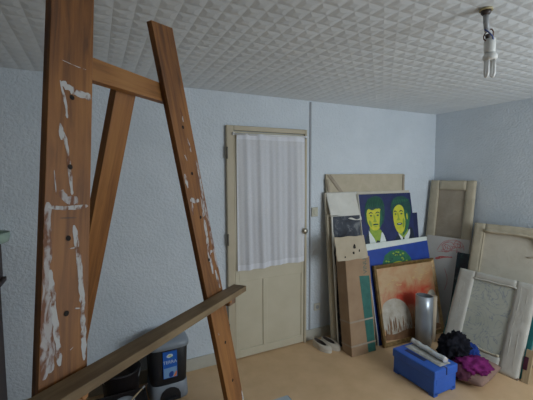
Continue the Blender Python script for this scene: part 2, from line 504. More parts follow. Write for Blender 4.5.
bm = bmesh.new(); bm_lathe(bm, [(.021, 0), (.021, -.006), (.028, -.012), (.028, -.026), (.022, -.032)], 24); bl = obj('bulb', bm, 'lamp_white', lamp, loc=bulb_top)
for q in range(2):
    a = q * PI - .42
    bm = bmesh.new()
    c1, s1 = math.cos(a), math.sin(a); tx, ty = -s1 * .007, c1 * .007
    bx_, by_ = c1 * .014, s1 * .014
    pts = [(bx_ - tx * 1.2, by_ - ty * 1.2, -.03), (bx_ - tx * 1.2, by_ - ty * 1.2, -.088), (bx_ - tx * .8, by_ - ty * .8, -.097), (bx_, by_, -.101), (bx_ + tx * .8, by_ + ty * .8, -.097), (bx_ + tx * 1.2, by_ + ty * 1.2, -.088), (bx_ + tx * 1.2, by_ + ty * 1.2, -.03)]
    bm_tube(bm, pts, .0062, 8); obj('glass_tube', bm, 'lamp_tube', bl)

# ------------------------------------------------------------------ easel (local frame: x along the front, y to the rear, z up the tilted face)
TH, TILT, AL, SP = 0.73344, 0.099805, 0.159542, 0.289204
EO = Vector((.14586, .9083, 1.2))
ROT = (Matrix.Rotation(TH, 4, 'Z') @ Matrix.Rotation(-TILT, 4, 'X'))
FEET = 1.2 / math.cos(TILT)                       # from the origin down the slope to the floor
# the empty sits at the foot of the slope, on the floor
base = EO + ROT.to_3x3() @ Vector((0, 0, -FEET))
eas = thing('painting_easel', 'big orange pine easel spattered with white paint in the foreground', 'easel', base, ROT.to_euler())
W = .10; TK = .018
LST = [([(-0.0282, 0.687), (0.0009, 0.688), (0.0323, 0.692)], 0.0018), ([(-0.0244, 0.640), (-.005, .634), (0.0071, 0.632), (0.0464, 0.634)], 0.0145), ([(-0.0269, 0.643), (-0.0124, 0.597), (-0.0094, 0.57)], 0.0050), ([(-0.024, 0.551), (-0.0103, 0.524), (-0.0022, 0.475), (0.0062, 0.415)], 0.0070), ([(-0.0431, 0.387), (-0.0062, 0.387), (0.0443, 0.395)], 0.0080), ([(0.0123, 0.354), (0.0256, 0.284), (0.0374, 0.183), (0.0422, 0.084)], 0.0105), ([(-0.0352, 0.27), (-0.0224, 0.177), (-0.0097, 0.091)], 0.0111), ([(0.0004, 0.307), (0.0226, 0.31)], 0.003), ([(0.0103, 0.113), (0.0166, 0.117)], 0.0033), ([(-0.0336, 0.459), (-0.0279, 0.411)], 0.0030), ([(-.024, .555), (-.020, .522)], .010), ([(.018, .19), (.030, .188)], .006)]
LRG = [([(-0.0440, 0.396), (-0.041, 0.325), (-0.0420, 0.235), (-0.0415, 0.155), (-0.0399, 0.077)], 0.0150), ([(-0.0275, 0.214), (-0.0271, 0.142), (-0.0292, 0.085)], 0.0150), ([(-.02, .42), (-.005, .402), (.02, .405)], .016)]
RST = [([(0.006, 0.665), (0.009, 0.62)], 0.008), ([(0.012, 0.57), (0.0191, 0.525)], 0.0090), ([(-0.0402, 0.463), (-0.0361, 0.418)], 0.0110), ([(-0.0372, 0.380), (-.01, .37), (0.0101, 0.368)], 0.0130), ([(0.0273, 0.378), (0.0232, 0.314), (0.0121, 0.231), (0.0044, 0.156)], 0.0130), ([(0.0155, 0.258), (0.0082, 0.111)], 0.0120), ([(0.0042, 0.191), (0.0415, 0.18)], 0.0090), ([(0.025, 0.118), (0.0343, 0.046)], 0.0110), ([(-0.0309, -0.087), (-0.0274, -0.097)], 0.010), ([(0.0389, 0.497), (0.0401, 0.396)], 0.0090), ([(0.0425, -0.365), (0.0435, -0.428)], 0.010), ([(-.02, .52), (-.012, .50)], .006), ([(.035, .33), (.044, .29)], .010)]
RRG = [([(.036, .45), (.040, .36), (.041, .25), (.043, .12)], .012), ([(-.03, .37), (-.038, .33)], .010)]
HOLES = {-1: [.617, .471, .328, .184, .04, -.12, -.27, -.42, -.57], 1: [.604, .458, .313, .165, .012, -.143, -.295, -.44, -.585]}
for sg, st, rg, top in ((-1, LST, LRG, .92), (1, RST, RRG, .905)):
    bm = bmesh.new()
    z0 = -FEET / math.cos(AL)
    bm_box(bm, -W / 2, W / 2, 0, TK, z0, top, bev=.0015)
    # cut the foot level
    for v_ in bm.verts:
        if v_.co.z < z0 + .01: v_.co.z += -sg * math.tan(AL) * v_.co.x * -1 + .004 + W / 2 * math.tan(AL) * 0
    for k, (pts, w_) in enumerate(rg): bm_ribbon(bm, pts, w_, -.0002 - .00002 * k, 2, .3)
    for k, (pts, w_) in enumerate(st): bm_ribbon(bm, pts, w_, -.0004 - .00002 * k, 1, .35)
    if sg < 0: bm_ribbon(bm, [(-.0183, .367), (.0165, .369)], .0022, -.0008, 4, .1)
    for hz in HOLES[sg]:
        q = [(.0055 * math.cos(2 * PI * k / 14), hz + .0055 * math.sin(2 * PI * k / 14)) for k in range(14)]
        bm_patch(bm, q, -.0010, 3, 0)
    leg = obj('front_leg', bm, ['easel_wood', 'dry_paint', 'ragged_paint', 'hole_dark', 'pencil'], eas, loc=(sg * SP, 0, FEET), rot=(0, -sg * AL, 0), recalc=False)
    bmn = bmesh.new(); bmn.from_mesh(leg.data)
    bmn.to_mesh(leg.data); bmn.free()
# cross bar behind the legs, carrying the hinged rear leg
obj('crossbar', box(-.205, .185, TK + .0005, TK + .022, FEET + .668, FEET + .722, bev=.0015), 'easel_wood_across', eas)
bm = bmesh.new(); L = 1.95
bm_box(bm, -.035, .035, 0, .022, -L, 0, bev=.0015)
rl = obj('rear_leg', bm, 'easel_wood', eas, loc=(.02, TK + .023, FEET + .69), rot=(R(22.5), 0, 0), recalc=True)
# trim the rear leg's foot to the floor: its length from the hinge
n_loc = ROT.to_3x3()
hinge_w = base + n_loc @ Vector((.02, TK + .023, FEET + .69))
dirw = n_loc @ (Matrix.Rotation(R(22.5), 3, 'X') @ Vector((0, 0, -1)))
Ltrue = hinge_w.z / -dirw.z - .008
for v_ in rl.data.vertices:
    if v_.co.z < -1: v_.co.z += L - Ltrue
# the pegs that hold the tray, and the tray itself
for sg in (-1, 1):
    bm = bmesh.new(); bm_tube(bm, [(0, .03, 0), (0, -.055, 0)], .0065, 12)
    zz = .0415 if sg < 0 else .0155
    u = sg * (SP - zz * math.sin(AL))
    obj('peg', bm, 'easel_wood', eas, loc=(u, 0, FEET + zz * math.cos(AL)))
tray = thing('easel_tray', 'brown wooden board resting across the easel legs as a tray', 'tray', base + n_loc @ Vector((0, 0, FEET + .0365)), (0, .045, TH))
obj('board', box(-.56, .406, -.058, -.006, 0, .020, bev=.0015), 'tray_wood', tray)
obj('under_cleat', box(.30, .345, -.045, -.008, -.026, -.0005, bev=.002), 'stretcher_wood', tray, label='dark reddish cleat')

# ------------------------------------------------------------------ leaning canvases and pictures
def leaning(name, label, cat, x, y, yaw, lean, roll=0, group=None, z=0):
    M = Matrix.Rotation(yaw, 4, 'Z') @ Matrix.Rotation(-lean, 4, 'X') @ Matrix.Rotation(-roll, 4, 'Y')
    return thing(name, label, cat, (x, y, z), M.to_euler(), group)

def canvas_body(bm, w, h, t, mi=0, z0=0):
    bm_box(bm, -w / 2, w / 2, 0, t, z0, h, mi, bev=.002)

def wrinkled_front(w, h, y, amp, nx=40, nz=50, seed=0, z0=0.0, x0=None):
    bm = bmesh.new(); g = []
    x0 = -w / 2 if x0 is None else x0
    for j in range(nz + 1):
        row = []
        for i in range(nx + 1):
            x = x0 + w * i / nx; z = z0 + (h - z0) * j / nz
            e = min(1, 6 * min(i / nx, 1 - i / nx, j / nz, 1 - j / nz))
            d = amp * e * (noise.noise(Vector((x * 6 + seed, z * 3, seed))) + .5 * noise.noise(Vector((x * 14, z * 9 + seed, seed))))
            row.append(bm.verts.new((x, y - abs(d) * .9 - .001, z)))
        g.append(row)
    for j in range(nz):
        for i in range(nx):
            f = bm.faces.new((g[j][i], g[j][i + 1], g[j + 1][i + 1], g[j + 1][i])); f.smooth = True
    return bm

GRP = None
# tall linen wrapped canvas against the back wall
a = leaning('wrapped_canvas', 'tallest linen covered canvas, leaning on the wall right of the door', 'canvas', 2.5544, 2.605, 0, .0873)
bm = bmesh.new(); canvas_body(bm, 1.0645, 1.6533, .020); obj('stretched_linen', bm, 'linen', a)
# the gathered corner folds
for k, (p0, p1, w_) in enumerate((((-.50, 1.645), (-.33, 1.44), .05), ((-.525, 1.60), (-.50, 1.44), .03), ((.525, 1.645), (.50, 1.45), .03))):
    bm = bmesh.new(); n = 10; L_ = []
    for i in range(n + 1):
        t = i / n; x = p0[0] + (p1[0] - p0[0]) * t; z = p0[1] + (p1[1] - p0[1]) * t
        L_.append((x, z, math.sin(PI * min(1, t + .08)) * .010))
    rows = []
    for s in range(7):
        o_ = (s / 6 - .5) * w_; hgt = math.sin(PI * s / 6)
        rows.append([bm.verts.new((x + o_, -.002 - d * hgt, z)) for x, z, d in L_])
    for s in range(6):
        for i in range(n):
            f = bm.faces.new((rows[s][i], rows[s][i + 1], rows[s + 1][i + 1], rows[s + 1][i])); f.smooth = True
    solid(obj('corner_fold', bm, 'linen_grey', a, label='gathered darker fold'), .002, 1)

# the second wrapped canvas with the loose white flap
b_ = leaning('wrapped_canvas', 'cream wrapped canvas with a loose white flap, in front of the tallest canvas', 'canvas', 2.5493, 2.5662, -.0262, .0995)
bm = bmesh.new(); canvas_body(bm, 1.1194, 1.4737, .018); obj('stretched_linen', bm, 'linen_pale', b_)
bm = bmesh.new(); g = []
NX, NZ = 24, 16
for j in range(NZ + 1):
    t = j / NZ; row = []
    for i in range(NX + 1):
        s = i / NX
        x = -.548 + .375 * s
        zb = 1.250 - .060 * s + .012 * math.sin(PI * s * 2)
        z = 1.474 + (zb - 1.474) * t
        y = -.002 - .050 * t ** 1.2 - .010 * math.sin(7 * s + 2 * t) * t - .006 * math.sin(13 * s) * t
        row.append(bm.verts.new((x, y, z)))
    g.append(row)
for j in range(NZ):
    for i in range(NX):
        f = bm.faces.new((g[j][i], g[j + 1][i], g[j + 1][i + 1], g[j][i + 1])); f.smooth = True
solid(obj('loose_flap', bm, 'linen_white', b_, label='loose white cloth flap'), .002, 0)
# the bare stretcher strip along its left side
obj('side_strip', box(-.5597, -.475, -.014, -.0005, 0, 1.27, bev=.003), 'linen', b_, label='raw linen strip')

# dark abstract behind the cardboard box
c0 = leaning('abstract_painting', 'dark smudged abstract painting behind the torn cardboard box', 'painting', 2.185, 2.508, -.0262, .11)
bm = bmesh.new(); canvas_body(bm, .345, 1.25, .016)
bm.faces.ensure_lookup_table()
bm_patch(bm, [(-.165, .005), (.17, .005), (.17, 1.245), (-.156, 1.245), (-.160, 1.1), (-.145, 1.0), (-.166, .9), (-.150, .7), (-.168, .4)], -.0006, 1, 0)
obj('painted_canvas', bm, ['primed_side', 'art_abstract'], c0, recalc=False)

# double portrait
pt = leaning('portrait_painting', 'painting of two yellow and green faces on navy', 'painting', 2.738, 2.42, 0, .178)
bm = bmesh.new(); pw, ph = .741, 1.4638
canvas_body(bm, pw, ph, .022)
PM = ['primed_side', 'art_navy', 'art_green', 'art_yellow', 'art_lime', 'art_dark_green', 'art_jacket', 'art_white']
lay = [.0006]
def P(pts, mi, sm=2):
    lay[0] += .00012; bm_patch(bm, pts, -lay[0], mi, sm)
P([(-pw / 2 + .004, .004), (pw / 2 - .001, .004), (pw / 2 - .001, ph - .001), (-pw / 2 + .006, ph - .001)], 1, 0)
# jackets
P([(-.36, .30), (-.02, .30), (-.02, .93), (-.05, 1.0), (-.10, 1.05), (-.27, 1.09), (-.34, 1.02), (-.36, .9)], 6, 1)
P([(.04, .30), (.36, .30), (.362, 1.0), (.33, 1.10), (.28, 1.06), (.12, 1.03), (.05, .96)], 6, 1)
# left man
P([(-.300, 1.13), (-.315, 1.24), (-.300, 1.34), (-.255, 1.405), (-.19, 1.437), (-.125, 1.444), (-.063, 1.419), (-.030, 1.348), (-.040, 1.25), (-.065, 1.17), (-.085, 1.14)], 5)
P([(-.27, 1.14), (-.238, 1.097), (-.181, 1.084), (-.126, 1.101), (-.10, 1.06), (-.125, 1.0), (-.165, .97), (-.22, .97), (-.265, 1.037)], 4)
P([(-.287, 1.278), (-.256, 1.318), (-.198, 1.300), (-.124, 1.318), (-.080, 1.294), (-.078, 1.221), (-.098, 1.15), (-.131, 1.102), (-.181, 1.084), (-.238, 1.097), (-.272, 1.14), (-.290, 1.198)], 3)
P([(-.10, 1.30), (-.078, 1.29), (-.076, 1.22), (-.10, 1.14), (-.135, 1.10), (-.128, 1.16), (-.112, 1.22)], 2)         # shade on the cheek
P([(-.270, 1.330), (-.235, 1.36), (-.19, 1.335), (-.15, 1.365), (-.11, 1.335), (-.12, 1.305), (-.16, 1.312), (-.20, 1.292), (-.245, 1.308)], 5)   # fringe
for x0, x1 in ((-.258, -.205), (-.168, -.110)):
    P([(x0, 1.266), ((x0 + x1) / 2, 1.282), (x1, 1.268), (x1, 1.258), ((x0 + x1) / 2, 1.270), (x0, 1.256)], 5, 1)   # brow
    P([(x0 + .008, 1.240), ((x0 + x1) / 2, 1.252), (x1 - .008, 1.240), ((x0 + x1) / 2, 1.230)], 5, 1)               # eye
P([(-.196, 1.25), (-.186, 1.25), (-.176, 1.20), (-.160, 1.182), (-.172, 1.172), (-.205, 1.174), (-.212, 1.184), (-.192, 1.196)], 4, 1)   # nose
P([(-.222, 1.150), (-.185, 1.158), (-.140, 1.152), (-.150, 1.140), (-.185, 1.143), (-.212, 1.140)], 5, 1)           # mouth
P([(-.21, 1.127), (-.18, 1.132), (-.155, 1.127), (-.18, 1.120)], 4, 1)
P([(-.27, 1.20), (-.245, 1.19), (-.225, 1.155), (-.24, 1.12), (-.262, 1.145)], 4)
P([(-.286, 1.10), (-.268, 1.075), (-.205, .985), (-.19, .90), (-.284, .90)], 7, 1)
P([(-.108, 1.080), (-.069, 1.005), (-.06, .92), (-.165, .92), (-.135, 1.005)], 7, 1)
P([(-.20, .985), (-.155, .985), (-.15, .80), (-.20, .80)], 6, 1)
# right man
P([(.055, 1.24), (.050, 1.325), (.080, 1.39), (.145, 1.425), (.249, 1.432), (.324, 1.395), (.352, 1.331), (.345, 1.25), (.315, 1.15), (.26, 1.13), (.16, 1.20), (.085, 1.20)], 5)
P([(.12, 1.07), (.18, 1.02), (.27, 1.09), (.27, 1.02), (.20, .96), (.14, .98)], 4)
P([(.078, 1.259), (.097, 1.305), (.160, 1.342), (.226, 1.325), (.250, 1.25), (.262, 1.182), (.250, 1.107), (.209, 1.054), (.156, 1.022), (.114, 1.045), (.086, 1.091), (.070, 1.166)], 3)
P([(.245, 1.29), (.30, 1.255), (.312, 1.16), (.270, 1.068), (.185, 1.000), (.18, 1.028), (.223, 1.071), (.246, 1.154), (.236, 1.24)], 2)
for q in range(9):      # combed strands
    P([(.08 + .028 * q, 1.345 + .004 * q), (.11 + .026 * q, 1.395), (.125 + .026 * q, 1.395), (.092 + .028 * q, 1.342 + .003 * q)], 2, 1)
for q in range(10):
    P([(-.285 + .026 * q, 1.33), (-.25 + .019 * q, 1.42), (-.243 + .019 * q, 1.42), (-.275 + .026 * q, 1.33)], 2, 1)
P([(-.302, 1.22), (-.305, 1.30), (-.29, 1.30), (-.292, 1.22)], 2, 1)
P([(.262, 1.20), (.275, 1.25), (.285, 1.22), (.275, 1.16)], 3, 1)     # ear
for x0, x1 in ((.088, .130), (.168, .222)):
    P([(x0, 1.268), ((x0 + x1) / 2, 1.280), (x1, 1.266), (x1, 1.256), ((x0 + x1) / 2, 1.268), (x0, 1.258)], 5, 1)
    P([(x0 + .006, 1.238), ((x0 + x1) / 2, 1.250), (x1 - .006, 1.238), ((x0 + x1) / 2, 1.228)], 5, 1)
P([(.138, 1.25), (.148, 1.25), (.155, 1.195), (.168, 1.178), (.155, 1.168), (.122, 1.170), (.118, 1.182), (.140, 1.194)], 4, 1)
P([(.105, 1.136), (.145, 1.146), (.195, 1.140), (.185, 1.124), (.145, 1.118), (.115, 1.124)], 5, 1)
P([(.118, 1.136), (.145, 1.139), (.182, 1.135), (.145, 1.129)], 7, 1)
P([(.21, 1.20), (.235, 1.17), (.225, 1.11), (.195, 1.08), (.20, 1.13)], 4)
P([(.298, 1.082), (.285, 1.0), (.22, .92), (.18, .93), (.20, .99), (.245, 1.023)], 7, 1)
P([(.113, 1.045), (.130, 1.0), (.17, .93), (.178, .99), (.143, 1.014)], 7, 1)
P([(.165, .985), (.205, .985), (.21, .80), (.16, .80)], 6, 1)
obj('painted_canvas', bm, PM, pt, recalc=False)

# plain navy canvas peeping out behind it
nv = leaning('navy_canvas', 'plain navy canvas showing a narrow strip behind the painting of two faces', 'painting', 3.062, 2.513, 0, .1222)
bm = bmesh.new(); canvas_body(bm, .292, 1.2264, .010)
bm_patch(bm, [(-.144, .002), (.1445, .002), (.1445, 1.225), (-.144, 1.225)], -.0006, 1, 0)
obj('painted_canvas', bm, ['primed_side', 'art_deep_navy'], nv, recalc=False)

# blue painting with a green head
e_ = leaning('blue_painting', 'blue painting of a green curly head with a white strip along its top', 'painting', 2.8194, 2.37, .0176, .2007)
bm = bmesh.new(); ew, eh = .8926, .9747
canvas_body(bm, ew, eh, .020)
bm_patch(bm, [(-ew / 2 + .006, .002), (ew / 2 - .002, .002), (ew / 2 - .002, .932), (-ew / 2 + .006, .910)], -.0006, 1, 0)
lay[0] = .0008
hd = [(-.27, .70), (-.262, .767), (-.235, .80), (-.219, .839), (-.18, .853), (-.126, .880), (-.07, .876), (-.017, .887), (.04, .866), (.087, .850), (.115, .815), (.143, .790), (.159, .749), (.165, .70), (.13, .55), (.06, .45), (-.15, .45), (-.25, .58)]
P(hd, 2)
P([(-.17, .50), (-.19, .66), (-.15, .745), (-.05, .765), (.05, .745), (.09, .66), (.06, .50), (-.05, .44)], 3)
random.seed(3)
for k in range(26):     # curls
    an = random.uniform(.1, PI - .1); rr = random.uniform(.55, .95)
    cx, cz = -.05 + .19 * rr * math.cos(an), .70 + .165 * rr * math.sin(an); s = random.uniform(.012, .024)
    P([(cx - s, cz), (cx, cz + s * .6), (cx + s, cz), (cx, cz - s * .6)], random.choice((4, 4, 5)), 2)
obj('painted_canvas', bm, ['art_white', 'art_blue', 'art_green', 'art_yellow', 'art_lime', 'art_dark_green'], e_, recalc=False)

# gilt framed orange picture
f_ = leaning('framed_painting', 'orange and red picture with a pale dome in a dark gilt frame', 'painting', 2.7977, 2.283, -.0263, .2269, -.0096, z=.005)
fw, fh = .829, .7663; fr = .036
bm = bmesh.new()
def frame_sides(bm, w, h, fr, y0, y1, mi=0):
    prof = [(0, y1), (0, y0 + .006), (fr * .25, y0), (fr * .55, y0 + .004), (fr * .8, y0 + .010), (fr, y0 + .014), (fr, y1)]
    cs = [(-w / 2, 0, 1, 1), (w / 2, 0, -1, 1), (w / 2, h, -1, -1), (-w / 2, h, 1, -1)]
    rings = [[bm.verts.new((cx + sx * d, y, cz + sz * d)) for d, y in prof] for cx, cz, sx, sz in cs]
    for i in range(4):
        A_, B_ = rings[i], rings[(i + 1) % 4]
        for k in range(len(prof)):
            f = bm.faces.new((A_[k], A_[(k + 1) % len(prof)], B_[(k + 1) % len(prof)], B_[k])); f.material_index = mi
frame_sides(bm, fw, fh, fr, 0, .03)
obj('picture_frame', bm, 'gilt', f_, label='dark gilt frame')
bm = bmesh.new()
x0, x1, z0, z1 = -fw / 2 + fr - .002, fw / 2 - fr + .002, fr - .002, fh - fr + .002
bm_box(bm, x0, x1, .016, .024, z0, z1)
Y0 = [.0158]
def Q(pts, mi, sm=2):
    Y0[0] -= .00012; bm_patch(bm, pts, Y0[0], mi, sm)
Q([(x0 + .002, .06), (x0 + .002, .37), (-.303, .420), (-.204, .432), (-.100, .395), (-.030, .315), (-.006, .2), (-.02, .06)], 2)
Q([(.21, .06), (.22, .36), (.273, .43), (.335, .452), (x1 - .003, .40), (x1 - .003, .06)], 2)
Q([(x0 + .002, z0 + .003), (x1 - .002, z0 + .003), (x1 - .002, .10), (.2, .12), (.05, .10), (-.1, .12), (-.25, .09), (x0 + .002, .12)], 3, 1)
random.seed(5)
for k in range(46):       # reeds and smudges at the foot, lines along the top
    cx = random.uniform(x0 + .02, .02); hz = random.uniform(.03, .12); cz = random.uniform(.06, .2); s = random.uniform(.003, .008)
    Q([(cx - s, cz), (cx, cz + hz), (cx + s, cz), (cx, cz - .02)], 3, 1)
for k in range(14):
    cx = random.uniform(.08, .33); cz = random.uniform(.56, .69); s = random.uniform(.015, .04); q_ = random.uniform(-.02, .03)
    Q([(cx - s, cz), (cx, cz + .006), (cx + s, cz + q_), (cx, cz - .002)], 4, 1)
for k in range(10):
    cx = random.uniform(-.3, .1); cz = random.uniform(.52, .6); s = random.uniform(.01, .03)
    Q([(cx - s, cz), (cx, cz + .008), (cx + s, cz + .01), (cx, cz - .003)], 4, 1)
obj('picture', bm, ['art_orange', 'art_red', 'art_cream', 'art_brown', 'art_gold_line'], f_, recalc=False)

# cardboard box with the torn piece on top
bx = leaning('cardboard_box', 'tall cardboard box with a green band, taped and torn open at the top', 'box', 2.1535, 2.3148, -.0114, .1332)
bw, bh, bd = .2857, .8814, .14
bm = bmesh.new(); bm_box(bm, -bw / 2, bw / 2, 0, bd, 0, bh, bev=.004)
for v_ in bm.verts:       # soft dents
    pass
obj('box_body', bm, 'cardboard', bx)
bm = bmesh.new(); bm_prism(bm, [(.046, .004), (.134, .004), (.122, .70), (.004, .71)], -.0012, -.0002); obj('printed_band', bm, 'box_green', bx, label='dark green printed band')
bm = text_mesh('VINU', .062)
bmesh.ops.rotate(bm, verts=bm.verts[:], matrix=Matrix.Rotation(-PI / 2, 3, 'Y'), cent=(0, 0, 0))
obj('printed_lettering', bm, 'box_ink', bx, loc=(.080, -.0016, .795), label='grey green printed letters', recalc=False)
for za in (.085, .30):
    bm = bmesh.new(); bm_box(bm, -bw / 2 - .0015, bw / 2 + .0015, -.0022, bd + .0015, za, za + .014)
    obj('packing_tape', bm, 'packing_tape', bx, label='shiny clear packing tape')
bm = bmesh.new()
out = [(-.235, .872), (-.12, .866), (-.02, .872), (.06, .866), (.118, .870), (.112, .93), (.098, .99), (.085, 1.085), (.0, 1.078), (-.09, 1.088), (-.18, 1.082), (-.255, 1.090), (-.25, 1.03), (-.24, .98), (-.245, .93)]
bm_prism(bm, out, .002, .012)
for cx, cz, s in ((-.035, .985, .020), (-.05, .93, .013), (.02, .945, .010), (-.15, .90, .008)):
    pts = [(cx + s * random.uniform(.6, 1.2) * math.cos(2 * PI * k / 8), cz + 1.3 * s * random.uniform(.6, 1.2) * math.sin(2 * PI * k / 8)) for k in range(8)]
    bm_patch(bm, pts, .0016, 1, 0)
obj('torn_flap', bm, ['cardboard_pale', 'hole_dark'], bx, label='pale torn cardboard flap with holes', loc=(0, -.012, 0))

# pale tube roll standing in front
rl_ = thing('foil_roll', 'grey shiny roll standing on the floor before the framed picture', 'roll', (2.785, 2.20, 0))
bm = bmesh.new(); seg = 40
def ring(r, z, tilt=0): return [bm.verts.new((r * math.cos(2 * PI * k / seg), r * math.sin(2 * PI * k / seg), z + tilt * math.cos(2 * PI * k / seg))) for k in range(seg)]
rs = [ring(.072, 0), ring(.074, .16), ring(.077, .34), ring(.079, .483, -.004), ring(.072, .485, -.004), ring(.070, .30), ring(.02, .29)]
for i in range(len(rs) - 1):
    for k in range(seg):
        f = bm.faces.new((rs[i][k], rs[i][(k + 1) % seg], rs[i + 1][(k + 1) % seg], rs[i + 1][k])); f.smooth = i not in (3,); f.material_index = 1 if i >= 4 else 0
bm.faces.new(rs[0][::-1]); f = bm.faces.new(rs[-1]); f.material_index = 1
obj('rolled_sheet', bm, ['foil', 'roll_inside'], rl_)
bm = bmesh.new()   # the loose outer lip of the sheet
g = []
for j in range(9):
    z = .01 + .47 * j / 8
    g.append([bm.verts.new(((.080 + .012 * (i / 8) ** 2) * math.cos(-.75 + .5 * i / 8), (.080 + .012 * (i / 8) ** 2) * math.sin(-.75 + .5 * i / 8), z)) for i in range(9)])
for j in range(8):
    for i in range(8):
        f = bm.faces.new((g[j][i], g[j][i + 1], g[j + 1][i + 1], g[j + 1][i])); f.smooth = True
solid(obj('loose_lip', bm, 'foil', rl_), .0015)
# thin beige tube to the right of it
bm = bmesh.new(); bm_tube(bm, [(0, 0, 0), (.012, .004, .45)], .028, 18)
o = obj('cardboard_tube', bm, 'linen_brown', loc=(2.925, 2.205, 0)); tag(o, 'thin beige tube standing just right of the grey roll', 'tube')

# ------------------------------------------------------------------ canvases against the right wall
def stretcher_back(name, label, x, y, yaw, lean, w, h, bar, mats_bar, mat_canvas, t=.024, roll=0, xl=None, xr=None, bars=None):
    th = leaning(name, label, 'canvas', x, y, yaw, lean, roll)
    xl = -w / 2 if xl is None else xl; xr = w / 2 if xr is None else xr
    obj('canvas_back', box(xl + .004, xr - .004, t - .008, t, .004, h - .004), mat_canvas, th)
    bl_, br_, bt_, bb_ = bars or (bar, bar, bar, bar)
    sd = round(x * 13 + w * 7, 2)
    for x0, x1, z0, z1 in ((xl, xl + bl_, 0, h), (xr - br_, xr, 0, h), (xl + bl_, xr - br_, h - bt_, h), (xl + bl_, xr - br_, 0, bb_)):
        bm = bmesh.new()
        # cloth folded over the bar: a gently rumpled skin on a straight bar
        na = max(2, int((x1 - x0) / .02)); nb = max(2, int((z1 - z0) / .02))
        def skin(i, j, back):
            x = x0 + (x1 - x0) * i / na; z = z0 + (z1 - z0) * j / nb
            if back: return bm.verts.new((x, t, z))
            e = 1 if 0 < i < na and 0 < j < nb else 0
            wv = noise.noise(Vector((x * 22 + sd, z * 9, sd))) + .7 * noise.noise(Vector((x * 12, z * 30 + sd, 3)))
            return bm.verts.new((x + .003 * noise.noise(Vector((z * 14, x * 3, sd))), (.003 if not e else -.002) - .0055 * abs(wv) * e, z + .003 * noise.noise(Vector((x * 14, sd, z * 3)))))
        F_ = [[skin(i, j, False) for i in range(na + 1)] for j in range(nb + 1)]
        B_ = [[skin(i, j, True) for i in range(na + 1)] for j in range(nb + 1)]
        for j in range(nb):
            for i in range(na):
                f = bm.faces.new((F_[j][i], F_[j][i + 1], F_[j + 1][i + 1], F_[j + 1][i])); f.smooth = True
                bm.faces.new((B_[j][i], B_[j + 1][i], B_[j + 1][i + 1], B_[j][i + 1]))
        for i in range(na):
            bm.faces.new((F_[0][i], B_[0][i], B_[0][i + 1], F_[0][i + 1])); bm.faces.new((F_[nb][i], F_[nb][i + 1], B_[nb][i + 1], B_[nb][i]))
        for j in range(nb):
            bm.faces.new((F_[j][0], F_[j + 1][0], B_[j + 1][0], B_[j][0])); bm.faces.new((F_[j][na], B_[j][na], B_[j + 1][na], F_[j + 1][na]))
        obj('stretcher_bar', bm, mats_bar, th)
    return th

k_ = stretcher_back('stretched_canvas', 'narrow upright canvas seen from behind in the room corner', 3.36, 2.4661, -1.4312, .1222, .4925, 1.5831, .075, 'linen', 'linen_grey', bars=(.10, .095, .105, .09))
# white sheet with red drawing
s_ = leaning('red_drawing', 'white board with a red line drawing leaning in the corner', 'drawing', 3.31, 2.4202, -1.3614, .1396)
bm = bmesh.new(); bm_box(bm, -.2258, .2258, 0, .010, 0, .959, 0, bev=.001)
lay[0] = .0006
def ribbonS(pts, w_, mi):
    lay[0] += .0001; bm_ribbon(bm, pts, w_, -lay[0], mi, .25)
ribbonS([(-.113, .705), (-.06, .735), (.0, .742), (.071, .752)], .014, 1)
ribbonS([(-.10, .70), (-.02, .735), (.05, .75)], .010, 1)
random.seed(11)
for k in range(10):
    cx, cz = random.uniform(-.06, .15), random.uniform(.83, .90); rx, rz = random.uniform(.02, .06), random.uniform(.02, .05)
    a0 = random.uniform(0, 6); n = 9
    ribbonS([(cx + rx * math.cos(a0 + 4.4 * q / n), cz + rz * math.sin(a0 + 4.4 * q / n)) for q in range(n + 1)], .0065, 2)
ribbonS([(-.10, .80), (-.05, .90), (.03, .935), (.12, .94), (.17, .90), (.18, .84)], .006, 2)
ribbonS([(-.09, .79), (.0, .80), (.08, .83), (.15, .82)], .005, 2)
ribbonS([(-.19, .55), (-.15, .50), (-.11, .40), (-.08, .30)], .009, 1)
ribbonS([(-.20, .62), (-.16, .60), (-.13, .58)], .012, 1)
ribbonS([(.0, .62), (.05, .5), (.02, .38)], .006, 2)
obj('drawn_board', bm, ['art_sheet', 'art_red_line', 'art_pink_line'], s_, recalc=False)

# dark board behind the large linen canvas
l1 = leaning('dark_board', 'thin dark board whose edge shows left of the large cream canvas', 'board', 3.255, 2.1696, -1.4137, .2094)
obj('painted_board', box(-.1099, .1099, 0, .012, 0, .836, bev=.001), 'art_dark_board', l1)

# large linen canvas seen from behind
m_ = stretcher_back('stretched_canvas', 'large cream canvas seen from behind, rearmost along the right wall', 3.22, 1.7774, -1.4137, .2443, .683, 1.186, .09, 'linen', 'linen_pale', xl=-.3415, xr=.42, bars=(.10, .10, .085, .09), t=.03)
def fold_roll(parent, pts, r, name, mat, label=None, seed=1):
    bm = bmesh.new(); rr = [r * (.75 + .5 * abs(noise.noise(Vector((i * .7, seed, 0))))) for i in range(len(pts))]
    bm_tube(bm, pts, rr, 12)
    o = obj(name, bm, mat, parent)
    if label: o['label'] = label
    return o
n = 22
fold_roll(m_, [(-.235 + .62 * i / n, -.004 - .003 * abs(math.sin(i * .8)), 1.118 - .004 * math.sin(i * .5) - .02 * (i / n)) for i in range(n + 1)], .020, 'rolled_fold', 'linen', 'rolled over linen edge')
fold_roll(m_, [(-.240 + .0015 * math.sin(i), .002, 1.115 - .80 * i / n) for i in range(n + 1)], .006, 'rolled_fold', 'linen', seed=4)
bm = bmesh.new()
bm_prism(bm, [(.18, 1.09), (.30, 1.10), (.30, .98), (.25, .985), (.215, 1.02)], -.014, -.009); obj('loose_flap', bm, 'linen_white', m_)
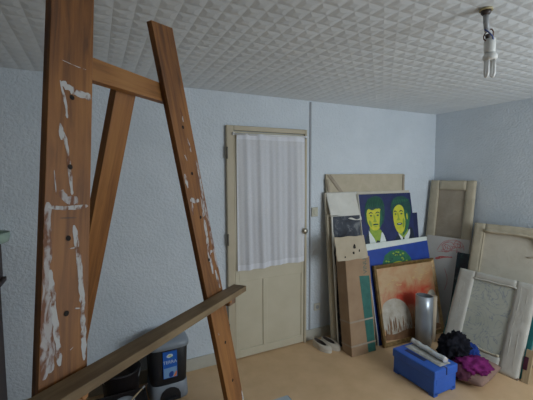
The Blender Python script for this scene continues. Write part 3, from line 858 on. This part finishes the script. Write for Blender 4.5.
fold_roll(m_, [(.13 + .22 * i / 8, .016, .915 + .05 * (i / 8)) for i in range(9)], .007, 'crease', 'linen_brown', 'brown crease line', 7)

# teal painting between
l2 = leaning('teal_painting', 'teal painted canvas behind the scribbled one, only its side edges showing', 'painting', 2.985, 1.7907, -1.5359, .3665)
obj('painted_canvas', box(-.3594, .3594, 0, .018, 0, .7547, bev=.002), 'art_teal', l2)

# front canvas with the scribbled back
n_ = stretcher_back('stretched_canvas', 'scribbled canvas seen from behind, frontmost beside the clothes heap', 2.9183, 1.7704, -1.494, .3665, .6417, .7781, .1, 'linen_mid', 'sketch_back', bars=(.145, .150, .064, .115), t=.022)
bm = bmesh.new(); bm_box(bm, -.318, .322, .002, .030, -.002, .022); obj('bottom_rail', bm, 'stretcher_wood', n_, label='bare dark wooden rail')
for q, (xx, ln) in enumerate(((.215, .64), (.266, .66), (-.245, .56))):
    fold_roll(n_, [(xx + .0022 * math.sin(i * .45 + q), -.0005, .09 + ln * i / n) for i in range(n + 1)], .0050, 'cloth_pleat', 'linen_grey_white', None, q + 2)
fold_roll(n_, [(-.17 + .33 * i / n, -.002, .124 + .006 * math.sin(i * .3)) for i in range(n + 1)], .010, 'rolled_fold', 'linen', None, 9)
fold_roll(n_, [(-.18 + .36 * i / n, .001, .716 - .002 * math.sin(i * .6)) for i in range(n + 1)], .007, 'rolled_fold', 'linen_white', None, 12)

# bare wooden batten at the end of the row
bt = leaning('wooden_batten', 'short bare wooden batten at the foot of the scribbled canvas', 'wood', 2.962, 1.405, -1.494, .30)
bm = bmesh.new(); bm_box(bm, -.030, .020, 0, .018, .002, .26, bev=.002); obj('batten', bm, 'pale_wood', bt)
bm = bmesh.new(); bm_box(bm, -.034, -.004, -.006, .0, .10, .20, bev=.002); obj('dark_end', bm, 'plum_cloth', bt, label='dark plum coloured rag')

# ------------------------------------------------------------------ blue toolbox
tb = thing('toolbox', 'blue plastic toolbox on the tan floor', 'toolbox', (2.293, 1.80, 0))
bm = bmesh.new()
hx, hy = .123, .192
bm_box(bm, -hx, hx, -hy, hy, .012, .142, bev=.006)
for sx in (-1, 1):
    for sy in (-1, 1):
        bm_box(bm, min(sx * hx, sx * (hx - .045)), max(sx * hx, sx * (hx - .045)), min(sy * hy, sy * (hy - .05)), max(sy * hy, sy * (hy - .05)), 0, .03, bev=.003)
obj('tool_tray', bm, 'toolbox_blue', tb)
bm = bmesh.new()
bm_box(bm, -.130, .130, -.20, .20, .135, .203, bev=.008)
obj('lid', bm, 'toolbox_blue', tb)
bm = bmesh.new(); bm_box(bm, -.074, -.036, -.06, .13, .196, .2045, bev=.002); obj('handle_recess', bm, 'toolbox_dark', tb, label='dark recessed handle')
bm = bmesh.new(); bm_box(bm, -.006, .006, -.2025, -.12, .150, .2050, bev=.001); obj('lid_groove', bm, 'toolbox_dark', tb, label='dark groove')
bm = bmesh.new(); bm_box(bm, -.105, .105, -.1945, -.19, .09, .135, bev=.002); obj('end_panel', bm, 'toolbox_blue', tb)

# newspaper and foil on the toolbox
nw = thing('folded_newspaper', 'folded newspaper lying on the blue toolbox under the silver roll', 'newspaper', (2.325, 1.80, .2055), (0, 0, R(-2)))
bm = bmesh.new()
for k in range(3):
    bm_box(bm, -.062 + .008 * k, .055 - .003 * k, -.172 + .010 * k, .165 - .004 * k, .0025 * k, .0025 * k + .002)
obj('paper_sheets', bm, 'newsprint', nw)
fo = thing('silver_roll', 'crumpled silver roll lying on newspaper on the blue toolbox', 'roll', (2.345, 1.80, .2135), (0, 0, R(-6)))
bm = bmesh.new()
pts = [(.004 * math.sin(i * .8), -.165 + .34 * i / 20, .0225 + .002 * math.sin(i * 1.3)) for i in range(21)]
bm_tube(bm, pts, [.0205 + .004 * abs(noise.noise(Vector((i * .5, 3, 0)))) for i in range(21)], 14)
obj('rolled_foil', bm, 'foil_bright', fo)

# ------------------------------------------------------------------ heap of clothes
def crumple(rx, ry, rz, amp, freq, seed, sub=4, flat=.35):
    bm = bmesh.new(); bmesh.ops.create_icosphere(bm, subdivisions=sub, radius=1)
    for v_ in bm.verts:
        p = v_.co.copy()
        d = 0; a_ = 1; f_q = freq
        for k in range(3):
            d += a_ * (1 - 2 * abs(noise.noise(p * f_q + Vector((seed, seed * 2, k * 5))))) ; a_ *= .5; f_q *= 2.1
        v_.co = p * (1 + amp * (d - .8))
        z = v_.co.z
        v_.co = Vector((v_.co.x * rx, v_.co.y * ry, max(z, -flat) * rz + flat * rz))
    for f in bm.faces: f.smooth = True
    return bm
cu = thing('cushion', 'brown cushion on the floor under the heap of clothes', 'cushion', (2.680, 1.705, 0), (0, 0, R(12)))
bm = bmesh.new(); N_ = 28
def pil(s, t, sgn):
    x, y = s, t
    e = (1 - abs(x) ** 2.6) * (1 - abs(y) ** 2.6)
    pin = 1 - .02 * (abs(x) * abs(y))
    px_, py_ = x * .205 * pin, y * .20 * pin
    hgt = .060 * max(0, e) ** .42
    return (px_, py_, .062 + sgn * hgt + .004 * noise.noise(Vector((x * 3, y * 3, sgn))))
top_ = [[bm.verts.new(pil(-1 + 2 * i / N_, -1 + 2 * j / N_, 1)) for i in range(N_ + 1)] for j in range(N_ + 1)]
bot_ = [[bm.verts.new(pil(-1 + 2 * i / N_, -1 + 2 * j / N_, -1)) for i in range(N_ + 1)] for j in range(N_ + 1)]
for j in range(N_):
    for i in range(N_):
        for G, fl in ((top_, 0), (bot_, 1)):
            q = (G[j][i], G[j][i + 1], G[j + 1][i + 1], G[j + 1][i])
            f = bm.faces.new(q if not fl else q[::-1]); f.smooth = True
bmesh.ops.remove_doubles(bm, verts=bm.verts[:], dist=.0012)
obj('cushion_pad', bm, 'cushion_cloth', cu)
o = obj('plum_garment', crumple(.085, .095, .06, .25, 1.5, 31), 'plum_cloth', loc=(2.525, 1.66, .062)); tag(o, 'dark plum cloth squeezed between the toolbox and the brown cushion', 'clothing')
o = obj('magenta_garment', crumple(.125, .115, .055, .38, 2.3, 5), 'magenta_knit', loc=(2.650, 1.635, .100)); tag(o, 'magenta knitted garment crumpled on the brown cushion', 'clothing')
o = obj('black_garment', crumple(.120, .115, .135, .36, 1.9, 9, 5), 'black_knit', loc=(2.675, 1.80, .105)); tag(o, 'black ruffled garment bundled on top of the clothes heap', 'clothing')
o = obj('blue_garment', crumple(.060, .065, .075, .30, 1.9, 17), 'blue_knit', loc=(2.750, 1.715, .125)); tag(o, 'navy blue cloth tucked at the side of the black bundle', 'clothing')

# ------------------------------------------------------------------ slippers
def slipper(loc, rot, label):
    th = thing('slipper', label, 'shoe', loc, (0, 0, rot), 'pair of slippers by the wall')
    def outline(s, shift=0):
        pts = []
        for k in range(28):
            t = 2 * PI * k / 28
            y = math.cos(t); x = math.sin(t)
            wdt = .050 if y < 0 else .043           # y < 0 is the toe
            wdt *= 1 - .18 * max(0, math.cos(t * 1.0)) - .10 * math.exp(-((y - .25) / .3) ** 2)
            pts.append(Vector((x * wdt * s, y * .112 * (1 - (1 - s) * .5) + shift, 0)))
        return pts
    bm = bmesh.new(); A_ = [bm.verts.new(p) for p in outline(1)]; B_ = [bm.verts.new(p + Vector((0, 0, .018))) for p in outline(1.03)]
    bm.faces.new(A_[::-1]); bm.faces.new(B_)
    for k in range(28): bm.faces.new((A_[k], A_[(k + 1) % 28], B_[(k + 1) % 28], B_[k]))
    obj('sole', bm, 'shoe_sole', th)
    bm = bmesh.new()
    op = []
    for k in range(28):
        t = 2 * PI * k / 28
        op.append(Vector((math.sin(t) * .028, .024 + math.cos(t) * .072, .058 - .010 * math.cos(t) * -1)))
    rings = [[p + Vector((0, 0, .018)) for p in outline(1.0)], [p + Vector((0, 0, .038)) for p in outline(.98)]]
    mid = [a_.lerp(b2, .55) + Vector((0, 0, .012)) for a_, b2 in zip(rings[1], op)]
    rings += [mid, op, [p + Vector((0, 0, -.012)) for p in op], [Vector((p.x * 1.05, p.y, .022)) for p in op]]
    V = [[bm.verts.new(p) for p in rg] for rg in rings]
    for i in range(len(V) - 1):
        for k in range(28):
            f = bm.faces.new((V[i][k], V[i][(k + 1) % 28], V[i + 1][(k + 1) % 28], V[i + 1][k])); f.smooth = True; f.material_index = 1 if i >= 3 else 0
    f = bm.faces.new(V[-1]); f.material_index = 1
    obj('upper', bm, ['shoe_canvas', 'shoe_inside'], th)
slipper((1.864, 2.575, 0), R(14), 'pale slipper nearer the door, of the pair on the floor')
slipper((1.958, 2.570, 0), R(14), 'pale slipper nearer the cardboard box, of the pair on the floor')

# ------------------------------------------------------------------ pedal bin and things under the tray
bn = thing('pedal_bin', 'black bin with grey lid and blue label, standing under the easel tray', 'bin', (.436, 2.59, 0))
bm = bmesh.new(); bm_lathe(bm, [(.128, .085), (.133, .20), (.140, .385), (.136, .395)], 48, power=5.0); obj('bin_body', bm, 'bin_black', bn)
bm = bmesh.new(); bm_lathe(bm, [(.136, 0), (.140, .01), (.134, .12), (.126, .128)], 48, power=5.0)
bmx = bm
obj('bin_base', bmx, 'bin_grey', bn, label='grey base')
bm = bmesh.new(); q = [(-.072, .004), (-.072, .045), (-.058, .078), (-.03, .098), (0, .104), (.03, .098), (.058, .078), (.072, .045), (.072, .004)]
bm_prism(bm, q, -.1435, -.130); obj('pedal_arch', bm, 'bin_black', bn, label='black arched recess')
bm = bmesh.new(); bm_box(bm, -.045, .045, -.165, -.140, .018, .034, bev=.004); obj('pedal', bm, 'bin_black', bn)
bm = bmesh.new(); bm_lathe(bm, [(.140, .388), (.151, .394), (.152, .418), (.146, .430), (.132, .446), (.09, .458), (.03, .462)], 48, power=5.0); obj('bin_lid', bm, 'bin_grey', bn, label='grey lid')
lb = obj('bin_label', box(-.050, .050, -.1475, -.1360, .182, .378, bev=.001), 'label_blue', bn, label='blue printed label')
yl = -.1482
bm = bmesh.new(); bm_patch(bm, [(-.046, .186), (.046, .186), (.046, .262), (-.046, .258)], yl, 0, 0)
bm_patch(bm, [(-.012, .188), (.02, .188), (.024, .232), (-.008, .226)], yl - .0002, 2, 1)
bm_patch(bm, [(.016, .187), (.046, .187), (.046, .235), (.03, .205)], yl - .0003, 1, 1)
obj('label_print', bm, ['label_pale', 'label_orange', 'label_deep'], lb, recalc=False)
bm = bmesh.new()
bm_patch(bm, [(-.028, .345), (-.012, .362), (.014, .360), (.024, .346), (.010, .334), (-.014, .332)], yl, 0, 2)
bm_patch(bm, [(-.018, .344), (-.006, .356), (.010, .352), (.004, .340)], yl - .0002, 1, 2)
bm_patch(bm, [(-.004, .336), (.022, .342), (.016, .330)], yl - .0003, 2, 1)
obj('label_emblem', bm, ['label_white', 'label_yellow', 'label_green'], lb, recalc=False)
bm = text_mesh('TERRA', .033); obj('label_lettering', bm, 'label_white', lb, loc=(-.001, yl, .300), recalc=False, label='pale lettering')

bk_ = thing('bucket', 'black bucket standing left of the bin', 'bucket', (.115, 2.60, 0))
bm = bmesh.new(); bm_lathe(bm, [(.108, 0), (.112, .01), (.130, .25), (.136, .252), (.136, .262), (.126, .262), (.108, .02)], 36); obj('bucket_body', bm, 'crate_black', bk_)
bm = bmesh.new(); bm_tube(bm, [(.134 * math.cos(t), -.10 * math.sin(t), .255 - .10 * math.sin(t)) for t in [PI * k / 16 for k in range(17)]], .003, 6); obj('bucket_handle', bm, 'lamp_grey', bk_)
cr = thing('crate', 'low black crate under the easel tray', 'crate', (.06, 2.30, 0))
bm = bmesh.new()
bm_box(bm, -.20, .20, -.15, .14, 0, .02, bev=.003)
for a_ in ((-.20, -.188, -.15, .14), (.188, .20, -.15, .14), (-.188, .188, -.15, -.138), (-.188, .188, .128, .14)): bm_box(bm, a_[0], a_[1], a_[2], a_[3], .02, .17, bev=.003)
bm_box(bm, -.188, .188, -.138, .128, .145, .155)
obj('crate_body', bm, 'crate_black', cr)
sa = thing('saucer', 'grey saucer lying on the black crate', 'dish', (.120, 2.315, .156))
bm = bmesh.new(); bm_lathe(bm, [(.030, 0), (.055, .012), (.062, .020), (.058, .021), (.030, .010), (.006, .009)], 32); obj('dish', bm, 'saucer_grey', sa)
pb = thing('paintbrush', 'paintbrush with a wooden handle lying beside the saucer', 'brush', (.205, 2.36, .1815), (0, 0, R(50)))
bm = bmesh.new(); bm_tube(bm, [(-.09, 0, 0), (-.03, 0, .002), (.02, 0, .004), (.05, 0, .004)], [.003, .006, .005, .005], 10); obj('handle', bm, 'pale_wood', pb)
bm = bmesh.new(); bm_tube(bm, [(.05, 0, .004), (.075, 0, .004)], .0065, 10); obj('ferrule', bm, 'lamp_grey', pb)
bm = bmesh.new(); bm_tube(bm, [(.075, 0, .004), (.10, 0, .004), (.115, 0, .004)], [.0065, .008, .002], 10); obj('bristles', bm, 'bristle', pb)
jr = thing('paint_jar', 'small dark jar with a white lid on the black crate', 'jar', (-.070, 2.335, .156))
bm = bmesh.new(); bm_lathe(bm, [(.022, 0), (.024, .004), (.024, .045), (.018, .052)], 20); obj('jar_body', bm, 'crate_black', jr)
bm = bmesh.new(); bm_lathe(bm, [(.020, .050), (.020, .066), (.017, .068)], 20); obj('jar_lid', bm, 'cap_white', jr, label='white lid')

# carton whose top corner shows at the bottom edge
ct = thing('carton', 'grey blue carton corner on the floor at the bottom edge', 'box', (.90, 1.68, 0))
obj('carton_body', box(-.15, .155, -.15, .139, 0, .235, bev=.003), 'carton_rim', ct)
obj('carton_lid', box(-.15, .140, -.15, .125, .2355, .250, bev=.003), 'carton_top', ct, label='pale grey lid')

# dark cabinet at the left edge with a green glass bowl
cb = thing('cabinet', 'dark wooden cabinet at the left edge against the wall', 'cabinet', (-.92, D - .20, 0))
obj('cabinet_base', box(-.36, .338, -.17, .183, 0, .955, bev=.004), 'dark_wood', cb)
obj('cornice', box(-.40, .374, -.20, .183, .955, .985, bev=.006), 'dark_wood', cb)
obj('cabinet_top', box(-.36, .355, -.15, .183, .985, 1.222, bev=.004), 'dark_wood', cb)
for sx in (-1, 1):
    d_ = obj('cabinet_door', box(min(0, sx * .33) + .005, max(0, sx * .33) - .005, -.182, -.1705, .06, .92, bev=.003), 'dark_wood', cb)
    bm = bmesh.new(); bm_tube(bm, [(sx * .03, -.183, .5), (sx * .03, -.205, .5)], .012, 12); obj('door_knob', bm, 'brass', d_)
gb = thing('glass_bowl', 'pale green glass bowl on top of the dark cabinet', 'bowl', (-.605, D - .112, 1.2225))
bm = bmesh.new(); bm_lathe(bm, [(.080, 0), (.098, .008), (.106, .035), (.108, .068), (.102, .068), (.099, .035), (.08, .016), (.01, .012)], 32); obj('bowl', bm, 'green_glass', gb)

# ------------------------------------------------------------------ light: area lamp for overcast daylight, set in the added unseen window
w_ = bpy.data.worlds.new('sky'); sc.world = w_; w_.use_nodes = True
bgn = w_.node_tree.nodes['Background']; bgn.inputs['Color'].default_value = (.55, .68, .9, 1); bgn.inputs['Strength'].default_value = .6
la = bpy.data.lights.new('added_window_light', 'AREA'); la.shape = 'RECTANGLE'; la.size = WX1 - WX0 - .12; la.size_y = WZ1 - WZ0 - .12
la.energy = 50; la.color = (.85, .94, 1.0)
lo = bpy.data.objects.new('added_window_light', la); C.objects.link(lo)
lo.location = ((WX0 + WX1) / 2, YF - .03, (WZ0 + WZ1) / 2); lo.rotation_euler = (R(90), 0, 0)   # faces +Y
lo.rotation_euler = Euler((R(90), 0, 0)); 

# ------------------------------------------------------------------ camera
F, YAW, PITCH, ROLL, H = 342.985, 0.46259, -0.074137, -0.004301, 1.6458
cam = bpy.data.cameras.new('camera'); co = bpy.data.objects.new('camera', cam); C.objects.link(co)
cam.sensor_width = 36; cam.sensor_fit = 'HORIZONTAL'; cam.lens = F / 533 * 36; cam.clip_start = .02
fw_ = Vector((math.sin(YAW) * math.cos(PITCH), math.cos(YAW) * math.cos(PITCH), math.sin(PITCH)))
r0 = Vector((math.cos(YAW), -math.sin(YAW), 0)); u0 = r0.cross(fw_)
r2 = r0 * math.cos(ROLL) + u0 * math.sin(ROLL); u2 = -r0 * math.sin(ROLL) + u0 * math.cos(ROLL)
M = Matrix((r2, u2, -fw_)).transposed().to_4x4(); M.translation = (0, 0, H)
co.matrix_world = M
sc.camera = co
sc.view_settings.view_transform = 'Standard'; sc.view_settings.look = 'None'; sc.view_settings.gamma = 1; sc.view_settings.use_curve_mapping = False
sc.view_settings.exposure = 0
sc.cycles.max_bounces = 10; sc.cycles.diffuse_bounces = 6
